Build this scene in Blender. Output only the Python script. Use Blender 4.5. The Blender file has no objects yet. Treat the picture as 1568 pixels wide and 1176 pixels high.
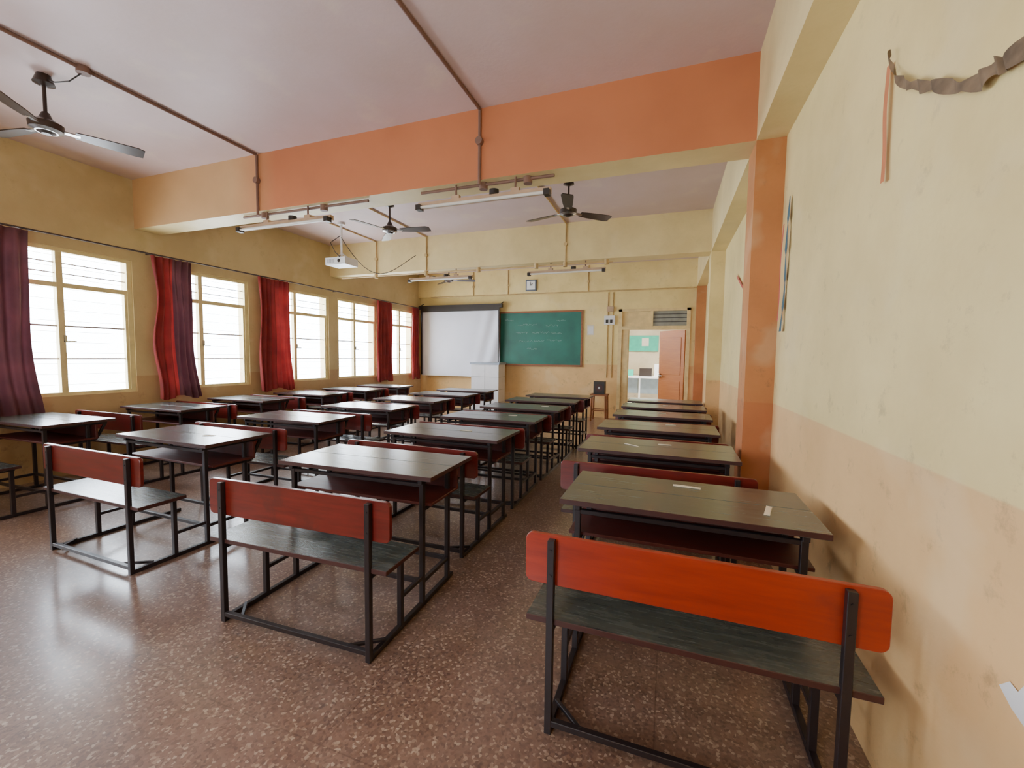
import bpy, math, random
from mathutils import Vector, Matrix
random.seed(7)
scene=bpy.context.scene
COL=scene.collection
pi=math.pi
# ------------------------------------------------------------ materials
def srgb(r,g,b):
    f=lambda c:((c/255+0.055)/1.055)**2.4 if c/255>0.04045 else c/255/12.92
    return (f(r),f(g),f(b),1)
class NT:
    def __init__(s,name):
        s.m=bpy.data.materials.new(name); s.m.use_nodes=True
        s.t=s.m.node_tree; s.b=s.t.nodes['Principled BSDF']; s.out=s.t.nodes['Material Output']
    def n(s,typ,**kw):
        x=s.t.nodes.new(typ)
        for k,v in kw.items():
            if k in x.inputs.keys(): x.inputs[k].default_value=v
            else: setattr(x,k,v)
        return x
    def l(s,a,b): s.t.links.new(a,b)
def ramp(nt,fac,stops,interp='LINEAR'):
    r=nt.n('ShaderNodeValToRGB'); cr=r.color_ramp; cr.interpolation=interp
    while len(cr.elements)<len(stops): cr.elements.new(0.5)
    for e,(p,c) in zip(cr.elements,stops): e.position=p; e.color=c
    nt.l(fac,r.inputs[0]); return r.outputs[0]
def mixc(nt,fac,a,b,mode='MIX'):
    m=nt.n('ShaderNodeMix',data_type='RGBA',blend_type=mode)
    for i,v in ((0,fac),(6,a),(7,b)):
        if hasattr(v,'links') or hasattr(v,'is_linked'): nt.l(v,m.inputs[i])
        else: m.inputs[i].default_value=v
    return m.outputs[2]
def simple(name,col,rough=.6,metal=0,spec=.5,var=.12,scale=8,bump=0):
    nt=NT(name)
    tc=nt.n('ShaderNodeTexCoord')
    no=nt.n('ShaderNodeTexNoise',Scale=scale,Detail=4.0); nt.l(tc.outputs['Object'],no.inputs['Vector'])
    d=tuple(c*(1-var) for c in col[:3])+(1,); u=tuple(min(1,c*(1+var)) for c in col[:3])+(1,)
    nt.l(ramp(nt,no.outputs[0],[(.3,d),(.7,u)]),nt.b.inputs['Base Color'])
    nt.b.inputs['Roughness'].default_value=rough; nt.b.inputs['Metallic'].default_value=metal
    nt.b.inputs['Specular IOR Level'].default_value=spec
    if bump:
        bp=nt.n('ShaderNodeBump',Strength=bump,Distance=.01); nt.l(no.outputs[0],bp.inputs['Height']); nt.l(bp.outputs[0],nt.b.inputs['Normal'])
    return nt.m
def wallmat(name,up,low,zline=1.17,rough=.5,stain=.82,smudge=.5):
    nt=NT(name)
    g=nt.n('ShaderNodeNewGeometry'); sx=nt.n('ShaderNodeSeparateXYZ'); nt.l(g.outputs['Position'],sx.inputs[0])
    mr=nt.n('ShaderNodeMapRange'); mr.inputs[1].default_value=zline-.004; mr.inputs[2].default_value=zline+.004; nt.l(sx.outputs[2],mr.inputs[0])
    base=mixc(nt,mr.outputs[0],low,up)
    no=nt.n('ShaderNodeTexNoise',Scale=1.1,Detail=8.0,Roughness=.62); nt.l(g.outputs['Position'],no.inputs['Vector'])
    s=stain
    tint=ramp(nt,no.outputs[0],[(.34,(s,s*.97,s*.92,1)),(.62,(1,1,1,1))])
    c=mixc(nt,1.0,base,tint,'MULTIPLY')
    # small dirt smudges / chips
    n4=nt.n('ShaderNodeTexNoise',Scale=6.5,Detail=9.0,Roughness=.72); nt.l(g.outputs['Position'],n4.inputs['Vector'])
    sm=ramp(nt,n4.outputs[0],[(.32,(1,1,1,1)),(.42,(0,0,0,1))])
    # more dirt close to the floor
    mz=nt.n('ShaderNodeMapRange'); mz.inputs[1].default_value=0; mz.inputs[2].default_value=2.6; mz.inputs[3].default_value=smudge; mz.inputs[4].default_value=smudge*.35; nt.l(sx.outputs[2],mz.inputs[0])
    mm=nt.n('ShaderNodeMath',operation='MULTIPLY'); nt.l(sm,mm.inputs[0]); nt.l(mz.outputs[0],mm.inputs[1])
    c=mixc(nt,mm.outputs[0],c,srgb(120,92,66))
    # pale repaired patches
    n5=nt.n('ShaderNodeTexNoise',Scale=2.3,Detail=3.0,Roughness=.5); 
    ad=nt.n('ShaderNodeVectorMath',operation='ADD'); ad.inputs[1].default_value=(7.3,2.1,4.4); nt.l(g.outputs['Position'],ad.inputs[0]); nt.l(ad.outputs[0],n5.inputs['Vector'])
    c=mixc(nt,ramp(nt,n5.outputs[0],[(.58,(0,0,0,1)),(.68,(.16,.16,.16,1))]),c,srgb(240,226,190))
    nt.l(c,nt.b.inputs['Base Color']); nt.b.inputs['Roughness'].default_value=rough
    n2=nt.n('ShaderNodeTexNoise',Scale=35.0,Detail=5.0); nt.l(g.outputs['Position'],n2.inputs['Vector'])
    bp=nt.n('ShaderNodeBump',Strength=.12,Distance=.01); nt.l(n2.outputs[0],bp.inputs['Height']); nt.l(bp.outputs[0],nt.b.inputs['Normal'])
    return nt.m
M={}
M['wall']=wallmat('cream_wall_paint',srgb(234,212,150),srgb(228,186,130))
M['wall_left']=wallmat('cream_wall_paint_left',srgb(208,188,138),srgb(194,162,116))  # same cream paint, with the backlit wall's shade put into the colour
M['front']=wallmat('cream_wall_paint_front',srgb(240,217,150),srgb(236,194,132),1.32)
M['ceil']=wallmat('ceiling_paint',srgb(208,184,182),srgb(208,184,182),-5,stain=.93,smudge=.1)
M['soffit']=wallmat('soffit_cream',srgb(234,213,156),srgb(234,213,156),-5,smudge=.1)
M['column']=wallmat('column_terracotta',srgb(198,130,78),srgb(192,118,70),1.17,stain=.72,smudge=.8)
def beam_mat():
    nt=NT('beam_terracotta')
    g=nt.n('ShaderNodeNewGeometry'); sx=nt.n('ShaderNodeSeparateXYZ'); nt.l(g.outputs['Position'],sx.inputs[0])
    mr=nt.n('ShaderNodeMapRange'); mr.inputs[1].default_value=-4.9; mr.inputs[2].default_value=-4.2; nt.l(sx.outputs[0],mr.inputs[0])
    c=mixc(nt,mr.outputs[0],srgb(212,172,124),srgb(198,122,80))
    no=nt.n('ShaderNodeTexNoise',Scale=2.0,Detail=5.0); nt.l(g.outputs['Position'],no.inputs['Vector'])
    c=mixc(nt,1.0,c,ramp(nt,no.outputs[0],[(.3,(.88,.86,.84,1)),(.65,(1,1,1,1))]),'MULTIPLY')
    nt.l(c,nt.b.inputs['Base Color']); nt.b.inputs['Roughness'].default_value=.5
    return nt.m
M['beam']=beam_mat()
def floor_mat():
    nt=NT('terrazzo_floor')
    g=nt.n('ShaderNodeNewGeometry')
    v=nt.n('ShaderNodeTexVoronoi',Scale=90.0); nt.l(g.outputs['Position'],v.inputs['Vector'])
    sep=nt.n('ShaderNodeSeparateColor'); nt.l(v.outputs['Color'],sep.inputs[0])
    chips=ramp(nt,sep.outputs[0],[(0,srgb(116,88,76)),(.35,srgb(138,108,93)),(.6,srgb(146,116,99)),(.78,srgb(130,98,84)),(.9,srgb(170,144,124)),(1,srgb(190,168,148))])
    n1=nt.n('ShaderNodeTexNoise',Scale=5.0,Detail=8.0,Roughness=.72); nt.l(g.outputs['Position'],n1.inputs['Vector'])
    mott=ramp(nt,n1.outputs[0],[(.3,(.72,.69,.67,1)),(.6,(1.0,1.0,1.0,1))])
    c=mixc(nt,1.0,chips,mott,'MULTIPLY')
    n3=nt.n('ShaderNodeTexNoise',Scale=.7,Detail=4.0); nt.l(g.outputs['Position'],n3.inputs['Vector'])
    c=mixc(nt,1.0,c,ramp(nt,n3.outputs[0],[(.35,(.78,.77,.80,1)),(.62,(1,.98,.93,1))]),'MULTIPLY')
    # dirt specks
    n6=nt.n('ShaderNodeTexNoise',Scale=13.0,Detail=4.0); nt.l(g.outputs['Position'],n6.inputs['Vector'])
    c=mixc(nt,ramp(nt,n6.outputs[0],[(.26,(.6,.6,.6,1)),(.31,(0,0,0,1))]),c,srgb(70,52,48))
    br=nt.n('ShaderNodeTexBrick',Scale=1.0); br.offset=0; br.inputs['Mortar Size'].default_value=.003; br.inputs['Brick Width'].default_value=1.2; br.inputs['Row Height'].default_value=1.2
    br.inputs['Color1'].default_value=(1,1,1,1);br.inputs['Color2'].default_value=(.97,.97,.97,1);br.inputs['Mortar'].default_value=(.75,.7,.68,1)
    nt.l(g.outputs['Position'],br.inputs['Vector'])
    c=mixc(nt,1.0,c,br.outputs[0],'MULTIPLY')
    nt.l(c,nt.b.inputs['Base Color'])
    rr=nt.n('ShaderNodeMapRange'); rr.inputs[3].default_value=.26; rr.inputs[4].default_value=.46; nt.l(n1.outputs[0],rr.inputs[0])
    nt.l(rr.outputs[0],nt.b.inputs['Roughness']); nt.b.inputs['Specular IOR Level'].default_value=.8
    nt.b.inputs['Coat Weight'].default_value=.6; nt.b.inputs['Coat Roughness'].default_value=.17
    bp=nt.n('ShaderNodeBump',Strength=.05,Distance=.005); nt.l(n1.outputs[0],bp.inputs['Height']); nt.l(bp.outputs[0],nt.b.inputs['Normal'])
    return nt.m
M['floor']=floor_mat()
def wood(name,c1,c2,rough=.35,worn=None,scale=3,coat=0,scr=0,spec=.5):
    nt=NT(name)
    tc=nt.n('ShaderNodeTexCoord'); mp=nt.n('ShaderNodeMapping'); mp.inputs['Scale'].default_value=(1.2,12,12); 
    oi=nt.n('ShaderNodeObjectInfo'); 
    ad=nt.n('ShaderNodeVectorMath',operation='ADD'); nt.l(tc.outputs['Object'],ad.inputs[0]); nt.l(oi.outputs['Location'],ad.inputs[1])
    nt.l(ad.outputs[0],mp.inputs[0])
    no=nt.n('ShaderNodeTexNoise',Scale=float(scale),Detail=7.0,Roughness=.65); nt.l(mp.outputs[0],no.inputs['Vector'])
    c=ramp(nt,no.outputs[0],[(.3,c1),(.7,c2)])
    c=mixc(nt,1.0,c,ramp(nt,oi.outputs['Random'],[(0,(.8,.8,.8,1)),(1,(1.0,1.0,1.0,1))]),'MULTIPLY')
    if worn:
        n2=nt.n('ShaderNodeTexNoise',Scale=3.2,Detail=6.0,Roughness=.7); nt.l(ad.outputs[0],n2.inputs['Vector'])
        c=mixc(nt,ramp(nt,n2.outputs[0],[(.57,(0,0,0,1)),(.66,(.65,.65,.65,1))]),c,worn)
    if scr:
        m2=nt.n('ShaderNodeMapping'); m2.inputs['Scale'].default_value=(4,55,55); m2.inputs['Rotation'].default_value=(0,0,.25); nt.l(ad.outputs[0],m2.inputs[0])
        n3=nt.n('ShaderNodeTexNoise',Scale=1.0,Detail=3.0); nt.l(m2.outputs[0],n3.inputs['Vector'])
        c=mixc(nt,ramp(nt,n3.outputs[0],[(.62,(0,0,0,1)),(.70,(scr,scr,scr,1))]),c,srgb(160,158,148))
    nt.l(c,nt.b.inputs['Base Color'])
    rr=nt.n('ShaderNodeMapRange'); rr.inputs[3].default_value=rough*.75; rr.inputs[4].default_value=rough*1.3; nt.l(no.outputs[0],rr.inputs[0]); nt.l(rr.outputs[0],nt.b.inputs['Roughness'])
    nt.b.inputs['Coat Weight'].default_value=coat; nt.b.inputs['Coat Roughness'].default_value=.15; nt.b.inputs['Specular IOR Level'].default_value=spec
    return nt.m
M['top']=wood('desktop_dark_laminate',srgb(58,64,62),srgb(94,100,95),.24,srgb(106,78,66),scr=.3,spec=1.0)
M['seat']=wood('seat_dark_wood',srgb(52,58,57),srgb(84,90,86),.26,srgb(94,84,76),scr=.15,spec=.9)
M['back']=wood('backrest_red_wood',srgb(86,18,13),srgb(118,29,19),.33,srgb(80,26,20),coat=.3)
M['back2']=wood('backrest_orange_red_wood',srgb(142,34,8),srgb(176,50,12),.38,srgb(126,36,16),scale=2,coat=.2)
M['shelf']=wood('shelf_maroon_wood',srgb(70,24,20),srgb(94,36,28),.45)
M['frame']=simple('black_painted_steel',srgb(42,34,36),.35,.2)
M['edge']=simple('desk_edge_maroon',srgb(64,32,28),.45)
M['winframe']=simple('window_frame_cream',srgb(222,205,150),.5)
M['grille']=simple('window_grille_steel',srgb(165,155,160),.5)
M['rod']=simple('curtain_rod_dark',srgb(74,60,58),.5)
M['pipe']=simple('conduit_painted',srgb(124,92,78),.6)
M['pipecream']=simple('conduit_cream',srgb(196,166,114),.6)
M['dark']=simple('dark_plastic',srgb(42,34,30),.4)
M['fan']=simple('fan_brown_enamel',srgb(58,44,36),.3,.2)
M['metal']=simple('bright_metal',srgb(190,188,185),.25,.9)
M['white']=simple('white_plastic',srgb(225,225,225),.4,var=.04)
M['batten']=simple('tube_batten_cream',srgb(186,156,126),.5)
M['tube']=simple('fluorescent_tube_glass',srgb(226,222,212),.2,var=.02)
M['screen']=simple('projector_screen_fabric',srgb(226,226,236),.8,var=.03,scale=2)
M['board']=simple('chalkboard_green',srgb(34,106,92),.5,var=.22,scale=2.5)
M['boardwood']=wood('chalkboard_wood_frame',srgb(128,76,44),srgb(160,100,60),.5)
M['chalk']=simple('chalk',srgb(170,205,195),.9)
M['tile']=simple('white_tile',srgb(228,226,230),.25,var=.03)
M['tiletop']=simple('grey_slab',srgb(150,160,176),.35)
M['grout']=simple('grout',srgb(170,168,170),.8)
M['door']=wood('door_orange_wood',srgb(176,100,42),srgb(192,116,54),.5)
M['doorframe']=simple('door_frame_cream',srgb(222,196,140),.5)
M['clockface']=simple('clock_face',srgb(235,235,230),.4,var=.02)
M['clockrim']=simple('clock_rim',srgb(92,100,112),.4)
M['paper']=simple('paper',srgb(225,215,196),.8,var=.05)
M['teal']=simple('teal_panel',srgb(36,180,150),.5)
M['steelgrey']=simple('grey_counter',srgb(120,132,138),.4)
M['cor']=wallmat('corridor_paint',srgb(222,208,176),srgb(196,184,160),.9)
M['glassdark']=simple('transom_glass',srgb(150,150,140),.2)
M['ribB']=simple('crepe_blue',srgb(60,92,104),.8); M['ribO']=simple('crepe_orange',srgb(196,118,76),.8)
M['ribR']=simple('crepe_red',srgb(190,86,74),.8); M['ribG']=simple('crepe_brown_grey',srgb(114,94,72),.8,var=.45,scale=14)
def cloth(name,c1,c2,tr):
    nt=NT(name); tc=nt.n('ShaderNodeTexCoord')
    no=nt.n('ShaderNodeTexNoise',Scale=5.0,Detail=4.0); nt.l(tc.outputs['Object'],no.inputs['Vector'])
    c=ramp(nt,no.outputs[0],[(.3,c1),(.7,c2)])
    nt.l(c,nt.b.inputs['Base Color']); nt.b.inputs['Roughness'].default_value=.7
    t=nt.n('ShaderNodeBsdfTranslucent'); nt.l(c,t.inputs[0])
    mx=nt.n('ShaderNodeMixShader'); mx.inputs[0].default_value=tr
    nt.l(nt.b.outputs[0],mx.inputs[1]); nt.l(t.outputs[0],mx.inputs[2]); nt.l(mx.outputs[0],nt.out.inputs[0])
    return nt.m
M['curR']=cloth('curtain_red',srgb(118,30,31),srgb(144,42,39),.12)
M['curP']=cloth('curtain_plum',srgb(82,46,54),srgb(104,56,64),.05)
# ------------------------------------------------------------ mesh builder
class MB:
    def __init__(s): s.v=[];s.f=[];s.mi=[];s.mats=[];s.smooth=[]
    def m(s,k):
        mat=M[k] if isinstance(k,str) else k
        if mat not in s.mats: s.mats.append(mat)
        return s.mats.index(mat)
    def raw(s,vs,fs,k,smooth=False):
        o=len(s.v); s.v+= [tuple(v) for v in vs]; i=s.m(k)
        for f in fs: s.f.append([o+j for j in f]); s.mi.append(i); s.smooth.append(smooth)
    def box(s,a,b,k,faces=None,mat=None):
        (x0,y0,z0),(x1,y1,z1)=a,b
        vs=[(x0,y0,z0),(x1,y0,z0),(x1,y1,z0),(x0,y1,z0),(x0,y0,z1),(x1,y0,z1),(x1,y1,z1),(x0,y1,z1)]
        if mat is not None: vs=[mat@Vector(v) for v in vs]
        fs={'bottom':[0,3,2,1],'top':[4,5,6,7],'front':[0,1,5,4],'right':[1,2,6,5],'back':[2,3,7,6],'left':[3,0,4,7]}
        o=len(s.v); s.v+=[tuple(v) for v in vs]
        for n,f in fs.items():
            kk=(faces or {}).get(n,k); s.f.append([o+j for j in f]); s.mi.append(s.m(kk)); s.smooth.append(False)
    def bar(s,p,q,w,k,h=None):  # square tube between points
        p,q=Vector(p),Vector(q); d=(q-p); L=d.length; 
        rot=d.to_track_quat('Z','Y').to_matrix().to_4x4()
        h=h or w
        s.box((-w/2,-h/2,0),(w/2,h/2,L),k,mat=Matrix.Translation(p)@rot)
    def cyl(s,p,q,r,k,n=12,r2=None,smooth=True):
        p,q=Vector(p),Vector(q); r2=r if r2 is None else r2
        R=(q-p).to_track_quat('Z','Y').to_matrix()
        vs=[];
        for c,rr in((p,r),(q,r2)):
            for i in range(n):
                a=2*pi*i/n; vs.append(c+R@Vector((rr*math.cos(a),rr*math.sin(a),0)))
        s.raw(vs,[[i,(i+1)%n,n+(i+1)%n,n+i] for i in range(n)],k,smooth)
        s.raw(vs[:n],[list(range(n))[::-1]],k); s.raw(vs[n:],[list(range(n))],k)
    def tube(s,pts,r,k,n=8):
        for a,b in zip(pts[:-1],pts[1:]): s.cyl(a,b,r,k,n)
    def ribbon(s,pts,w,k,axis=(0,0,1)):
        ax=Vector(axis); vs=[]
        for i,p in enumerate(pts):
            ww=w[i] if isinstance(w,list) else w
            vs+= [Vector(p)-ax*ww/2,Vector(p)+ax*ww/2]
        s.raw(vs,[[2*i,2*i+2,2*i+3,2*i+1] for i in range(len(pts)-1)],k,True)
    def mesh(s,name):
        me=bpy.data.meshes.new(name); me.from_pydata(s.v,[],s.f)
        for m in s.mats: me.materials.append(m)
        for p,i,sm in zip(me.polygons,s.mi,s.smooth): p.material_index=i; p.use_smooth=sm
        me.update(); return me
    def obj(s,name,loc=(0,0,0),rz=0,bevel=0,parent=None):
        o=bpy.data.objects.new(name,s.mesh(name)); COL.objects.link(o); o.location=loc; o.rotation_euler=(0,0,rz)
        if bevel: 
            b=o.modifiers.new('bevel','BEVEL'); b.width=bevel; b.segments=2; b.limit_method='ANGLE'
        if parent: o.parent=parent
        return o
# ------------------------------------------------------------ room dims
L=6.73;R=.76;RB=.563;Y1=3.694;Y2=7.20;Y3=10.69;C=3.76;ZB=3.125;ZS=.958;ZT=2.70;YB=-1.7;T=.25;BT=.31
b=MB(); b.box((-L-T,YB-T,-.12),(R+T,Y3+.25,0),'floor'); b.obj('floor')
b=MB(); b.box((-L-T,YB-T,C),(R+T,Y3+.25,C+.12),'ceil'); b.obj('ceiling')
b=MB(); b.box((R,YB-T,0),(R+T,Y3+.25,C),'wall'); b.obj('wall_right')
fill_wins=[(-2.4,-1.2,-1.8)]  # unseen window added behind the camera to let in fill light
b=MB(); b.box((-L-T,YB-T,0),(R,YB,ZS),'wall'); b.box((-L-T,YB-T,ZT),(R,YB,C),'wall'); prev=-L-T
for (a,c,m) in fill_wins+[(R,0,0)]: b.box((prev,YB-T,ZS),(a,YB,ZT),'wall'); prev=c
b.obj('wall_back')
wins=[(-1.1,.25,-.45),(.6,1.9,1.2),(2.30,3.65,2.93),(4.0,5.316,4.54),(5.75,7.14,6.30),(7.39,8.70,7.95),(9.17,10.31,9.69)]
b=MB()
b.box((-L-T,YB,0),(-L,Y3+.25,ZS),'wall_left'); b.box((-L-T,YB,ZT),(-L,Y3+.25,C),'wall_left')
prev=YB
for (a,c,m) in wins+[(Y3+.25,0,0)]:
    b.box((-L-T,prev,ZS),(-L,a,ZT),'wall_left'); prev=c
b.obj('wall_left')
for i,(a,c,m) in enumerate(wins):
    b=MB(); x0=-L-.10;x1=-L-.02;w=.055
    b.box((x0,a,ZS),(x1,a+w,ZT),'winframe'); b.box((x0,c-w,ZS),(x1,c,ZT),'winframe')
    b.box((x0,a+w,ZS),(x1,c-w,ZS+.04),'winframe'); b.box((x0,a+w,ZT-.045),(x1,c-w,ZT),'winframe')
    b.box((x0+.005,m-.03,ZS+.04),(x1-.005,m+.03,ZT-.045),'winframe')
    zt=2.27
    b.box((x0+.01,a+w,zt-.028),(x1-.01,m-.03,zt+.028),'winframe'); b.box((x0+.01,m+.03,zt-.028),(x1-.01,c-w,zt+.028),'winframe')
    xc=x0+.03
    for z in (1.40,1.79): b.box((xc-.01,a+w,z-.01),(xc+.01,c-w,z+.01),'grille')
    for z in (2.41,2.53): b.box((xc-.006,a+w,z-.006),(xc+.006,c-w,z+.006),'grille')
    b.box((x0+.02,c-w-.03,ZS+.04),(x1-.01,c-w,zt-.028),'winframe')
    b.box((x1-.01,m+.01,1.60),(x1+.02,m+.03,1.68),'metal'); b.box((x1+.0,m+.01,1.60),(x1+.015,m+.12,1.615),'metal')
    z=ZS+.12
    while z<ZT-.05:
        b.cyl((-L-T+.03,a,z),(-L-T+.03,c,z),.0035,'white',6); z+=.13
    b.obj('window_%d'%(i+1))
for i,(a,c,m) in enumerate(fill_wins):  # frame of the added fill window
    b=MB(); y0=YB-.10;y1=YB-.02;w=.055
    b.box((a,y0,ZS),(a+w,y1,ZT),'winframe'); b.box((c-w,y0,ZS),(c,y1,ZT),'winframe')
    b.box((a+w,y0,ZS),(c-w,y1,ZS+.04),'winframe'); b.box((a+w,y0,ZT-.045),(c-w,y1,ZT),'winframe')
    b.box((m-.03,y0+.005,ZS+.04),(m+.03,y1-.005,ZT-.045),'winframe')
    b.box((a+w,y0+.01,2.24),(m-.03,y1-.01,2.30),'winframe'); b.box((m+.03,y0+.01,2.24),(c-w,y1-.01,2.30),'winframe')
    b.obj('window_%d'%(i+8))
# front wall with door opening
DX0=-1.155;DX1=.46;DT=2.67;FT=.2
b=MB(); b.box((-L-T,Y3,0),(DX0,Y3+FT,C),'front'); b.box((DX0,Y3,DT),(DX1,Y3+FT,C),'front'); b.box((DX1,Y3,0),(R,Y3+FT,C),'front'); b.obj('wall_front')
# beams
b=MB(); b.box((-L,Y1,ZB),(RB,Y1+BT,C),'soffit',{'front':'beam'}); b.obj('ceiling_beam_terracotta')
b=MB(); b.box((-L,Y2,ZB),(RB,Y2+BT,C),'soffit'); b.obj('ceiling_beam_cream')
b=MB(); b.box((-L,Y3-.12,ZB),(RB,Y3,C),'front'); b.obj('front_beam')
b=MB(); b.box((RB,YB,ZB),(R,Y3,C),'soffit'); b.obj('side_ceiling_beam')
b=MB(); b.box((RB,Y1,0),(R,Y1+BT,ZB),'column'); b.obj('column_terracotta')
b=MB(); b.box((RB,Y2,0),(R,Y2+BT,ZB),'wall'); b.obj('column_cream')
b=MB(); b.box((RB,Y3-.2,0),(R,Y3,ZB),'column'); b.obj('column_corner')
# ------------------------------------------------------------ door
b=MB()
b.box((DX0,Y3-.03,0),(DX0+.08,Y3+.12,DT),'doorframe'); b.box((DX1-.08,Y3-.03,0),(DX1,Y3+.12,DT),'doorframe')
b.box((DX0,Y3-.03,DT-.06),(DX1,Y3+.12,DT),'doorframe'); b.box((DX0+.08,Y3-.03,2.18),(DX1-.08,Y3+.12,2.26),'doorframe')
b.box((-.42,Y3-.02,2.26),(-.36,Y3+.1,DT-.06),'doorframe')
b.box((DX0+.08,Y3+.03,2.26),(-.42,Y3+.05,DT-.06),'doorframe')
b.box((-.36,Y3+.03,2.26),(DX1-.08,Y3+.04,DT-.06),'glassdark')
for z in (2.35,2.44,2.53): b.box((-.36,Y3,z),(DX1-.08,Y3+.015,z+.012),'frame')
b.box((DX0+.08,Y3+.02,.0),(-.90,Y3+.06,2.18),'doorframe'); b.box((DX0+.1,Y3+.005,1.2),(-.92,Y3+.02,2.1),'doorframe'); b.box((DX0+.1,Y3+.005,.2),(-.92,Y3+.02,1.1),'doorframe')
b.obj('door_frame_1')
b=MB(); b.box((-.80,-.02,.01),(0,.02,2.17),'door')
for z0,z1 in((.15,.95),(1.1,2.0)): b.box((-.70,-.03,z0),(-.1,.03,z1),'door')
b.box((-.76,-.07,1.0),(-.73,.07,1.12),'metal'); b.box((-.76,-.08,1.05),(-.62,-.06,1.07),'metal')
b.obj('door_1',(DX1-.09,Y3+.10,0),math.radians(-45),bevel=.004)
# corridor and lab beyond
b=MB(); b.box((-4,Y3+.25,-.12),(4,17.2,-.001),'cor'); b.obj('floor_corridor')
b=MB(); b.box((-4,Y3+.25,3.2),(4,17.2,3.3),'white'); b.obj('ceiling_corridor')
b=MB(); b.box((-4,17,0),(4,17.2,3.2),'cor'); b.box((-4.2,12.4,0),(-4,17.2,3.2),'cor'); b.box((4,12.4,0),(4.2,17.2,3.2),'cor'); b.box((-4,Y3+.25,3.3),(4,Y3+.3,C+.1),'cor')  # far wall, plus unseen side walls added to lower the light
b.box((-4,12.4,2.5),(4,12.55,3.2),'cor')
b.box((-4,12.4,0),(-1.9,12.55,2.5),'cor'); b.box((1.2,12.4,0),(4,12.55,2.5),'cor')
for s in(-1,1): b.box((s*4-.1,Y3+.25,0),(s*4+.1,12.4,1.9),'cor')  # unseen corridor side walls, raised to cut the sky light
b.obj('wall_corridor')
b=MB(); b.box((-1.45,16.94,1.75),(-.35,16.999,2.35),'teal'); b.box((-.3,16.94,1.95),(.1,16.999,2.35),'paper'); b.box((-2.0,16.94,1.75),(-1.52,16.999,2.2),'paper')
b.box((-.95,16.93,1.95),(-.7,16.94,2.25),'paper')
b.obj('teal_notice_board')
b=MB(); b.box((-1.9,14.9,.82),(.1,15.6,.88),'white'); b.box((-1.85,15.0,.3),(.05,15.5,.82),'steelgrey')
for x in(-1.85,-.9,0.0): b.box((x,14.95,0),(x+.05,15.0,.82),'white')
b.box((-.9,15.1,.88),(-.5,15.4,1.15),'dark'); b.box((-.42,15.1,.88),(-.2,15.3,1.3),'white'); b.box((-1.4,15.1,.88),(-1.1,15.3,1.1),'teal')
b.obj('lab_counter')
# lamp added to light the lab, with an invented, unseen fitting
b=MB(); b.box((-1.3,14.2,3.14),(-.1,14.35,3.199),'batten'); b.cyl((-1.25,14.27,3.12),(-.15,14.27,3.12),.02,'tube',12); b.obj('lab_tube_light')
ld=bpy.data.lights.new('lab_lamp','AREA'); ld.shape='RECTANGLE'; ld.size=1.2; ld.size_y=.15; ld.energy=260; ld.color=(1,.96,.9)
o=bpy.data.objects.new('lab_lamp',ld); COL.objects.link(o); o.location=(-.7,14.27,3.08)
# ------------------------------------------------------------ chalkboard / screen / clock / podium
b=MB(); x0,x1,z0,z1=-4.24,-2.07,1.30,2.63; y=Y3
b.box((x0,y-.03,z0),(x1,y-.001,z1),'board'); w=.045
b.box((x0-w,y-.045,z0-w),(x1+w,y-.001,z0),'boardwood'); b.box((x0-w,y-.045,z1),(x1+w,y-.001,z1+w),'boardwood')
b.box((x0-w,y-.045,z0),(x0,y-.001,z1),'boardwood'); b.box((x1,y-.045,z0),(x1+w,y-.001,z1),'boardwood')
b.box((x0+.1,y-.08,z0-w),(x1,y-.045,z0-.02),'boardwood')
def scribble(x,z,wd,amp):
    pts=[];n=int(wd/.012)
    for i in range(n): pts.append((x+i*.012,y-.032,z+random.uniform(-amp,amp)))
    for a,c in zip(pts[:-1],pts[1:]): b.bar(a,c,.006,'chalk',.003)
for (x,z,wd) in [(-3.75,2.33,.55),(-3.8,2.12,.35),(-3.35,2.12,.5),(-3.7,1.9,.7),(-3.0,2.3,.35),(-2.85,2.1,.3),(-2.95,1.92,.4),(-2.7,2.42,.25),(-3.5,1.7,.3),(-4.1,2.45,.25)]:
    scribble(x,z,wd,.025)
b.obj('chalkboard')
b=MB(); sx0,sx1=-6.58,-4.22; ys=Y3-.17
nx,nz=60,24; vs=[]
for j in range(nz+1):
    for i in range(nx+1):
        u=i/nx;t=j/nz
        k=max(0,(u-.62-.1*(1-t))/.38)
        vs.append((sx0+(sx1-sx0)*u, ys+.012*math.sin(u*5+t*2)+.035*k*math.sin((u+t*.22)*34), 2.78-t*1.83))
b.raw(vs,[[j*(nx+1)+i,(j+1)*(nx+1)+i,(j+1)*(nx+1)+i+1,j*(nx+1)+i+1] for j in range(nz) for i in range(nx)],'screen',True)
b.box((sx0-.08,ys-.05,2.78),(sx1+.08,ys+.05,2.88),'dark'); b.box((sx0-.005,ys-.004,.93),(sx1+.005,ys+.016,.96),'white')
b.box((sx0-.025,ys-.02,.95),(sx0+.02,ys-.012,2.78),'dark'); b.box((sx1-.02,ys-.045,.95),(sx1+.015,ys-.04,2.78),'dark')
b.box((sx0-.02,ys-.05,2.70),(sx1+.02,ys-.042,2.78),'dark')
b.bar((sx0-.05,ys,2.88),(sx0-.05,Y3-.002,2.95),.02,'dark'); b.bar((sx1+.05,ys,2.88),(sx1+.05,Y3-.002,2.95),.02,'dark')
b.obj('projector_screen')
b=MB(); b.box((-4.78,10.0,0),(-4.02,10.46,1.28),'tile'); b.box((-4.81,9.97,1.28),(-3.99,10.47,1.33),'tiletop')
for z in(.32,.64,.96): b.box((-4.783,9.997,z-.005),(-4.017,10.463,z+.005),'grout')
b.box((-4.404,9.997,0),(-4.396,10.0,1.28),'grout')
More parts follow.
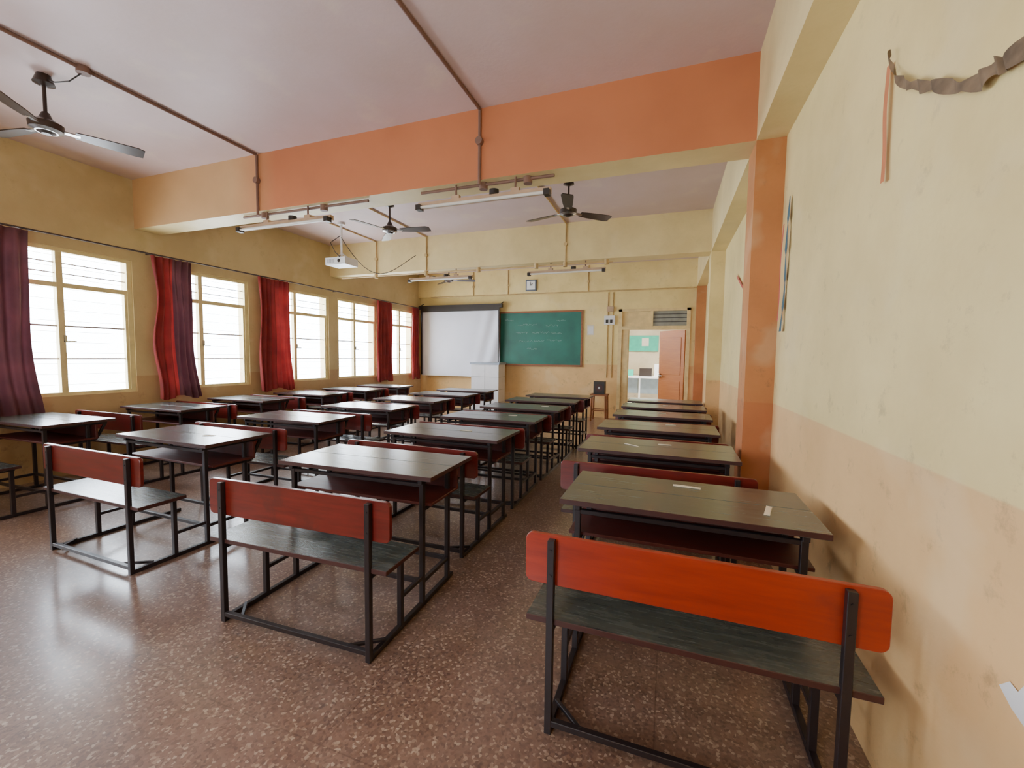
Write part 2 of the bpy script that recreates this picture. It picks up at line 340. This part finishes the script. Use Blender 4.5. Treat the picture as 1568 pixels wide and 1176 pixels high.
b.obj('tiled_podium')
b=MB(); cx,cz=-3.36,3.32; y=Y3-.12
b.box((cx-.14,y-.05,cz-.14),(cx+.14,y,cz+.14),'clockrim'); b.box((cx-.11,y-.055,cz-.11),(cx+.11,y-.05,cz+.11),'clockface')
b.bar((cx,y-.06,cz),(cx+.05,y-.06,cz+.04),.01,'dark'); b.bar((cx,y-.06,cz),(cx-.02,y-.06,cz+.085),.008,'dark')
b.cyl((cx,y-.055,cz),(cx,y-.066,cz),.01,'dark')
b.obj('clock')
# stool + loudspeaker
b=MB()
for sx in(-.16,.16):
    for sy in(-.16,.16): b.bar((sx*1.1,sy*1.1,0),(sx,sy,.6),.035,'boardwood')
b.box((-.2,-.2,.6),(.2,.2,.63),'boardwood')
for s_ in(-.165,.165): b.bar((-.16,s_,.25),(.16,s_,.25),.025,'boardwood'); b.bar((s_,-.16,.25),(s_,.16,.25),.025,'boardwood')
b.obj('wooden_stool',(-1.5,10.2,0))
b=MB(); b.box((-.13,-.12,0),(.13,.12,.3),'dark'); b.cyl((0,-.12,.15),(0,-.125,.15),.09,'edge',20); b.cyl((0,-.12,.15),(0,-.135,.15),.03,'metal',14)
b.obj('loudspeaker',(-1.5,10.2,.631),bevel=.006)
# ------------------------------------------------------------ school benches
def unit_mesh(backk):
    b=MB(); px=.48; t=.028
    for s in(-1,1):
        x=s*px
        b.bar((x,0,0),(x,0,.79),t,'frame')
        b.bar((x,.27,0),(x,.27,.445),t,'frame')
        b.bar((x,.50,0),(x,.50,.76),t,'frame')
        b.bar((x,.82,0),(x,.82,.76),t,'frame')
        b.bar((x,.0,.015),(x,.88,.015),t,'frame')
        b.bar((x,0,.43),(x,.29,.43),t,'frame')
        b.bar((x,.50,.15),(x,.82,.15),t*.9,'frame')
        b.bar((x,.47,.76),(x,.98,.76),t,'frame')
        b.bar((x,.50,.59),(x,.88,.59),t*.9,'frame')
        b.bar((x,.88,.59),(x,.97,.75),t*.8,'frame')
        b.bar((x,.27,.18),(x,.50,.18),t*.8,'frame')
        b.bar((x-s*.13,0,.05),(x,0.13,.03),t*.6,'frame')
    b.bar((-px,0,.045),(px,0,.045),t*.9,'frame')
    b.bar((-px,.50,.15),(px,.50,.15),t*.9,'frame')
    b.bar((-px,.82,.15),(px,.82,.15),t*.9,'frame')
    b.bar((-px,.50,.735),(px,.50,.735),t*.8,'frame')
    b.bar((-px,.27,.43),(px,.27,.43),t*.8,'frame')
    hw=.59; z0,z1=.60,.80; n=5; rr=.028; pts=[]
    for (cx,cz,a0) in((hw-rr,z1-rr,0),(-hw+rr,z1-rr,90),(-hw+rr,z0+rr,180),(hw-rr,z0+rr,270)):
        for i in range(n+1):
            a=math.radians(a0+90*i/n); pts.append((cx+rr*math.cos(a),cz+rr*math.sin(a)))
    N=len(pts); y0,y1=.015,.037
    vs=[(x,y0,z) for x,z in pts]+[(x,y1,z) for x,z in pts]
    b.raw(vs,[list(range(N))[::-1],[N+i for i in range(N)]]+[[i,(i+1)%N,N+(i+1)%N,N+i] for i in range(N)],backk)
    for s in(-1,1):
        for z in(.65,.75): b.cyl((s*px,-.014,z),(s*px,-.017,z),.006,'frame',8)
    b.box((-.58,-.0,.446),(.58,.30,.470),'seat',{'front':'edge','left':'edge','right':'edge','back':'edge'})
    b.box((-.565,.45,.774),(.565,.74,.80),'top',{'front':'edge','left':'edge','right':'edge'})
    b.box((-.565,.743,.774),(.565,1.02,.80),'top',{'back':'edge','left':'edge','right':'edge'})
    b.box((-.53,.52,.605),(.53,.86,.622),'shelf')
    b.box((-.53,.86,.605),(.53,.88,.75),'shelf')
    return b.mesh('school_bench_mesh')
mA=unit_mesh('back'); mB=unit_mesh('back2')
colx=[(.08,1.564,[0,-.15,-.17,-.14,-.13,-.12],[0,1.21,2.3,3.3,4.25,5.12]),(-1.80,1.62,[0,-.07,-.07,-.08,-.06,-.04],[0,1.17,2.25,3.3,4.3,5.2]),
 (-3.82,1.74,[0,-.05,.0,-.03,-.04,-.03],[0,1.17,2.3,3.4,4.45,5.45]),(-5.95,1.70,[0,-.05,-.09,-.05,-.06,-.06],[0,1.22,2.37,3.5,4.6,5.65])]
for ci,(cx,cy,xs,offs) in enumerate(colx):
    for r,o in enumerate(offs):
        me=mB if (ci==0 and r==0) else mA
        ob=bpy.data.objects.new('school_bench_desk',me); COL.objects.link(ob)
        jy=random.uniform(-.02,.02) if r else 0; rz=math.radians(random.uniform(-1.5,1.5)) if (r and ci) else math.radians([-.6,1.5,-1,1][ci])
        ob.location=(cx+xs[r],cy+o+jy,0); ob.rotation_euler=(0,0,rz)
        bv=ob.modifiers.new('bevel','BEVEL'); bv.width=.003; bv.segments=1; bv.limit_method='ANGLE'
# papers
zt=.8012
for (x,y,a,w,h) in [(.12,2.47,-5,.14,.03),(.46,2.22,75,.14,.025),(.0,3.62,5,.10,.03),(.05,4.72,8,.1,.03),(-.25,3.5,-35,.14,.015),(-.05,5.7,3,.1,.03),(0.0,6.65,3,.1,.03),
    (-1.75,3.55,0,.12,.03),(-1.7,4.7,4,.1,.03),(-3.6,2.45,20,.1,.03),(-1.6,5.75,2,.1,.03)]:
    b=MB(); b.box((-w/2,-h/2,0),(w/2,h/2,.0015),'paper'); b.box((-w/2+.01,-h/2+.002,.0015),(w/2-.02,h/2-.004,.0035),'paper')
    b.obj('paper_slip',(x,y,zt),math.radians(a))
# ------------------------------------------------------------ fans
def fan(loc,ztop,zh,ang):
    b=MB(); r=.62; d=ztop-zh
    b.cyl((0,0,0),(0,0,-.07),.045,'fan',16,.07); b.cyl((0,0,-.07),(0,0,-.09),.07,'fan',16,.02)
    b.cyl((0,0,-.05),(0,0,-d+.05),.013,'fan',10)
    b.cyl((0,0,-d+.12),(0,0,-d+.06),.025,'fan',14,.05)
    b.cyl((0,0,-d+.06),(0,0,-d+.03),.06,'fan',24,.11); b.cyl((0,0,-d+.03),(0,0,-d-.02),.11,'fan',24,.105)
    b.cyl((0,0,-d-.02),(0,0,-d-.035),.105,'metal',24,.07); b.cyl((0,0,-d-.035),(0,0,-d-.05),.06,'fan',20,.03)
    for k in range(3):
        a=ang+k*2*pi/3; Rm=Matrix.Rotation(a,4,'Z')@Matrix.Translation((0,0,-d))@Matrix.Rotation(math.radians(-11),4,'X')
        b.box((.08,-.018,-.006),(.20,.018,.006),'metal',mat=Rm)
        out=[(.17,-.05),(.3,-.065),(r-.05,-.08),(r,-.06),(r,.06),(r-.05,.07),(.3,.06),(.17,.045)]
        n=len(out); vs=[Rm@Vector((x,y,.004)) for x,y in out]+[Rm@Vector((x,y,-.004)) for x,y in out]
        b.raw(vs,[list(range(n)),[n+i for i in range(n)][::-1]]+[[i,n+i,n+(i+1)%n,(i+1)%n] for i in range(n)],'fan')
    b.obj('ceiling_fan',(loc[0],loc[1],ztop))
fan((-4.91,2.10),C,3.34,math.radians(68)); fan((-3.94,5.42),C,3.34,math.radians(12)); fan((-1.26,5.46),C,3.34,math.radians(162)); fan((-4.9,9.0),C,3.26,math.radians(20))
# ------------------------------------------------------------ tube lights
def tubelight(x0,x1,y,z):
    b=MB(); b.box((x0,y-.02,z),(x1,y+.03,z+.05),'batten'); 
    b.cyl((x0+.05,y-.045,z-.005),(x1-.05,y-.045,z-.005),.015,'tube',12)
    for x in(x0,x1-.05): b.box((x,y-.07,z-.03),(x+.05,y,z+.02),'dark')
    for f in(.3,.75): 
        x=x0+(x1-x0)*f; b.box((x-.04,y-.01,z+.05),(x+.04,y+.03,z+.085),'batten'); b.cyl((x,y+.01,z+.08),(x,y+.01,ZB-.002),.01,'pipe',8)
    b.cyl((x0+(x1-x0)*.6,y-.01,z+.085),(x0+(x1-x0)*.6,y-.01,z+.045),.045,'dark',16)
    b.obj('tube_light')
for (ya) in(Y1,Y2):
    tubelight(-4.80,-3.45,ya+.03,2.94); tubelight(-2.36,-1.02,ya+.03,2.94)
# ------------------------------------------------------------ conduits
K1=-1.69;K2=-4.47
b=MB()
for k in(K1,K2):
    b.cyl((k,YB,C-.016),(k,Y1-.015,C-.016),.014,'pipe'); b.cyl((k,Y1-.016,C-.016),(k,Y1-.016,ZB-.05),.014,'pipe')
    b.cyl((k,Y1,C-.30),(k,Y1-.045,C-.30),.035,'pipe',14)
b.cyl((K2,2.15,C),(K2,2.15,C-.05),.045,'pipe',14)
b.tube([(K2,2.15,C-.04),(-4.6,2.12,C-.10),(-4.75,2.1,C-.09),(-4.87,2.1,C-.04)],.005,'dark')
b.cyl((-2.36,Y1+.07,ZB-.02),(-1.0,Y1+.07,ZB-.02),.014,'pipe'); b.cyl((-4.8,Y1+.07,ZB-.02),(-3.0,Y1+.07,ZB-.02),.014,'pipe')
for x in(-1.69,-1.25,-3.6,-4.47): b.cyl((x,Y1+.08,ZB),(x,Y1+.08,ZB-.06),.04,'pipe',14)
b.obj('ceiling_conduit')
b=MB()
for k in(-5.55,-4.4,K1):
    b.cyl((k,Y2-.012,C-.02),(k,Y2-.012,ZB-.06),.012,'pipecream'); b.cyl((k,Y2,3.4),(k,Y2-.04,3.4),.032,'pipecream',12)
    b.cyl((k,Y1+BT,C-.015),(k,Y2-.012,C-.015),.012,'pipecream')
b.cyl((-6.4,Y2-.02,ZB-.06),(-.9,Y2-.02,ZB-.06),.014,'pipecream')
for x in(-5.55,-4.4,-3.3,-2.2,K1,-1.0): b.cyl((x,Y2-.02,ZB-.02),(x,Y2-.02,ZB-.10),.035,'pipecream',12)
b.obj('beam_conduit')
b=MB(); y=Y3-.13
b.cyl((-6.3,y,ZB-.02),(.5,y,ZB-.02),.014,'pipecream')
for x in(-5.0,-4.0,-1.9): b.cyl((x,y,C-.02),(x,y,ZB-.02),.012,'pipecream'); b.cyl((x,y,3.35),(x,y-.03,3.35),.03,'pipecream',12)
b.obj('front_conduit')
b=MB(); b.box((-1.50,Y3-.06,2.30),(-1.24,Y3-.001,2.52),'white'); b.box((-1.46,Y3-.07,2.34),(-1.40,Y3-.06,2.42),'dark'); b.box((-1.36,Y3-.07,2.34),(-1.30,Y3-.06,2.42),'dark')
for x in(-1.42,-1.30): 
    for za,zb in((1.0,2.30),(2.52,2.62),(2.74,ZB-.04)): b.cyl((x,Y3-.015,za),(x,Y3-.015,zb),.012,'pipecream')
b.box((-1.44,Y3-.07,2.62),(-1.28,Y3-.001,2.74),'batten'); b.obj('switch_board')
b=MB(); b.box((-1.92,Y3-.006,2.05),(-1.75,Y3-.001,2.30),'paper'); b.box((-1.90,Y3-.008,2.08),(-1.77,Y3-.006,2.27),'white'); b.obj('notice_sheet')
# projector (with its cable)
b=MB(); b.box((-.21,-.16,-.06),(.21,.16,.06),'white'); b.cyl((.08,.16,0),(.08,.20,0),.045,'dark',18); b.cyl((.08,-.16,0),(.08,-.162,0),.03,'dark',18)
for i in range(6): b.box((-.17+i*.025,-.163,-.03),(-.16+i*.025,-.16,.03),'grout')
b.box((-.16,-.1,.06),(.16,.1,.075),'grille')
b.cyl((0,0,.075),(0,0,.66),.018,'white',12); b.cyl((0,0,.64),(0,0,.675),.06,'white',16)
for sx in(-1,1): b.bar((sx*.14,0,.07),(0,0,.16),.015,'white')
pts=[]
for i in range(15):
    t=i/14; pts.append((.02+.75*t, -.03+1.15*t, .42-.62*math.sin(t*pi)*(.55+.45*(1-t)) -.10*t))
b.tube(pts,.006,'dark'); b.tube([(0,0,.47),(-.12,-.13,.32),(-.07,-.08,.17),(.02,-.03,.07)],.006,'dark')
b.obj('ceiling_projector',(-5.38,6.03,C-.676),0)
# ------------------------------------------------------------ curtains
b=MB(); xr=-L+.10; zr=2.82
b.cyl((xr,YB+.3,zr),(xr,Y3-.25,zr),.011,'rod')
for y in(.4,2.1,3.82,5.52,7.27,8.95,10.40): b.bar((-L+.001,y,zr),(xr+.012,y,zr),.02,'rod')
b.obj('curtain_rod')
def curtain(y0,y1,zb,folds,mats,prof,amp=.032,x=None):
    b=MB(); nx,nz=84,28; vs=[]; x=x or xr
    for j in range(nz+1):
        t=j/nz; lo,hi=prof(t)
        for i in range(nx+1):
            u=i/nx; yy=y0+(y1-y0)*(lo+(hi-lo)*u)
            a=amp*(.7+.4*t)
            xx=x+a*math.sin(u*folds*2*pi+1.3*t*math.sin(u*7))+.012*math.sin(u*folds*5.1+t*6)
            zz=zr-.016-t*(zr-zb)*(1+.015*math.sin(u*9)) 
            vs.append((xx,yy+.01*math.sin(t*9+u*5),zz))
    fr=[[j*(nx+1)+i,(j+1)*(nx+1)+i,(j+1)*(nx+1)+i+1,j*(nx+1)+i+1] for j in range(nz) for i in range(nx)]
    cut=mats[2]
    for k,sel in((mats[0],lambda i:i/nx<cut),(mats[1],lambda i:i/nx>=cut)):
        fs=[f for idx,f in enumerate(fr) if sel(idx%nx)]
        if fs: b.raw(vs,fs,k,True)
    b.obj('curtain')
curtain(1.55,2.66,.72,8,('curP','curP',.5),lambda t:(0,.99+.03*t-.05*math.sin(t*pi)))
curtain(.0,.7,.8,5,('curR','curR',.5),lambda t:(0,1))
curtain(3.80,4.44,.86,6,('curR','curP',.5),lambda t:(.02+.08*math.sin(t*5)**2,.86+.1*t-.1*math.sin(t*pi)))
curtain(5.42,6.16,.86,7,('curR','curR',.5),lambda t:(.05*math.sin(t*4)**2,.9-.08*math.sin(t*pi)+.05*t))
curtain(8.60,9.22,.86,5,('curR','curR',.5),lambda t:(.0,.95))
curtain(10.10,10.43,.86,4,('curR','curR',.5),lambda t:(0,1))
# ------------------------------------------------------------ wall decorations
xw=R-.012
def cat(pts,n=8):
    out=[]
    P=[Vector(p) for p in pts]
    for i in range(len(P)-1):
        p0=P[max(i-1,0)];p1=P[i];p2=P[i+1];p3=P[min(i+2,len(P)-1)]
        for k in range(n):
            t=k/n; out.append(.5*((2*p1)+(p2-p0)*t+(2*p0-5*p1+4*p2-p3)*t*t+(3*p1-p0-3*p2+p3)*t**3))
    out.append(P[-1]); return out
b=MB()
pts=cat([(xw,2.06,2.66),(xw,1.98,2.52),(xw,1.85,2.42),(xw,1.73,2.35),(xw,1.545,2.245),(xw,1.45,2.235),(xw,1.39,2.22),(xw,1.15,2.24),(xw,.85,2.38),(xw,.5,2.66)],10)
b.ribbon([(p.x-.014*abs(math.sin(i*.45)),p.y,p.z) for i,p in enumerate(pts)],[.030+.034*abs(math.sin(i*.33)) for i in range(len(pts))],'ribG',axis=(0,.35,.94))
b.ribbon(cat([(xw,2.07,2.62),(xw-.005,2.065,2.45),(xw,2.06,2.3),(xw-.004,2.05,2.18)],6),.032,'ribO',axis=(0,1,0))
b.obj('crepe_garland')
b=MB()
b.ribbon(cat([(xw,3.46,2.62),(xw-.01,3.45,2.3),(xw,3.48,2.0),(xw-.01,3.50,1.70)],8),[.02+.012*(i%5) for i in range(25)],'ribB',axis=(0,1,0))
b.ribbon(cat([(xw-.015,3.52,2.45),(xw-.02,3.54,2.2),(xw-.015,3.55,1.95),(xw-.02,3.55,1.78)],8),[.03]*25,'ribR',axis=(0,1,0))
b.obj('crepe_streamer')
b=MB()
b.ribbon(cat([(xw-.004,4.05,2.30),(xw-.006,4.6,2.12),(xw-.004,5.2,2.25),(xw-.004,5.8,2.5)],8),.035,'ribR',axis=(0,0,1))
b.ribbon(cat([(xw-.004,5.2,2.25),(xw-.01,5.22,2.0),(xw-.004,5.2,1.85)],6),.04,'ribR',axis=(0,1,0))
b.obj('crepe_streamer')
b=MB(); b.raw([(R-.003,1.29,.745),(R-.003,1.26,.775),(R-.003,1.235,.77),(R-.003,1.20,.83),(R-.003,1.10,.86),(R-.003,1.08,.70),(R-.003,1.20,.705),(R-.003,1.25,.72)],[[0,1,2,3,4,5,6,7]],'white'); b.obj('plaster_patch')
# ------------------------------------------------------------ light
w=bpy.data.worlds.new('sky_world'); scene.world=w; w.use_nodes=True
bg=w.node_tree.nodes['Background']; bg.inputs[0].default_value=(.79,.89,1.0,1); bg.inputs[1].default_value=25.0
def portal(loc,sx,sy,d,rl):
    ld=bpy.data.lights.new('window_portal','AREA'); ld.shape='RECTANGLE'; ld.size=sx; ld.size_y=sy; ld.cycles.is_portal=True
    o=bpy.data.objects.new('window_portal',ld); COL.objects.link(o); o.location=loc; o.rotation_euler=Vector(d).to_track_quat('-Z','Z').to_euler()
for (a,c,m) in wins: portal((-L-T-.02,(a+c)/2,(ZS+ZT)/2),c-a,ZT-ZS,(1,0,0),0)
for (a,c,m) in fill_wins: portal(((a+c)/2,YB-T-.02,(ZS+ZT)/2),c-a,ZT-ZS,(0,1,0),0)
for s in(-1,1): portal((s*4.11,11.65,2.55),1.5,1.3,(-s,0,0),0)
# camera
yaw,pt,ro=[math.radians(a) for a in(20.056,-3.737,.751)]
r0=Vector((math.cos(yaw),math.sin(yaw),0)); f0=Vector((-math.sin(yaw)*math.cos(pt),math.cos(yaw)*math.cos(pt),math.sin(pt))); u0=r0.cross(f0)
rt=math.cos(ro)*r0+math.sin(ro)*u0; up=math.cos(ro)*u0-math.sin(ro)*r0
cam=bpy.data.cameras.new('camera'); co=bpy.data.objects.new('camera',cam); COL.objects.link(co)
mw=Matrix((rt,up,-f0)).transposed().to_4x4(); mw.translation=Vector((0,0,1.5)); co.matrix_world=mw
cam.sensor_width=36; cam.lens=651.2/1568*36; cam.clip_start=.02
scene.camera=co
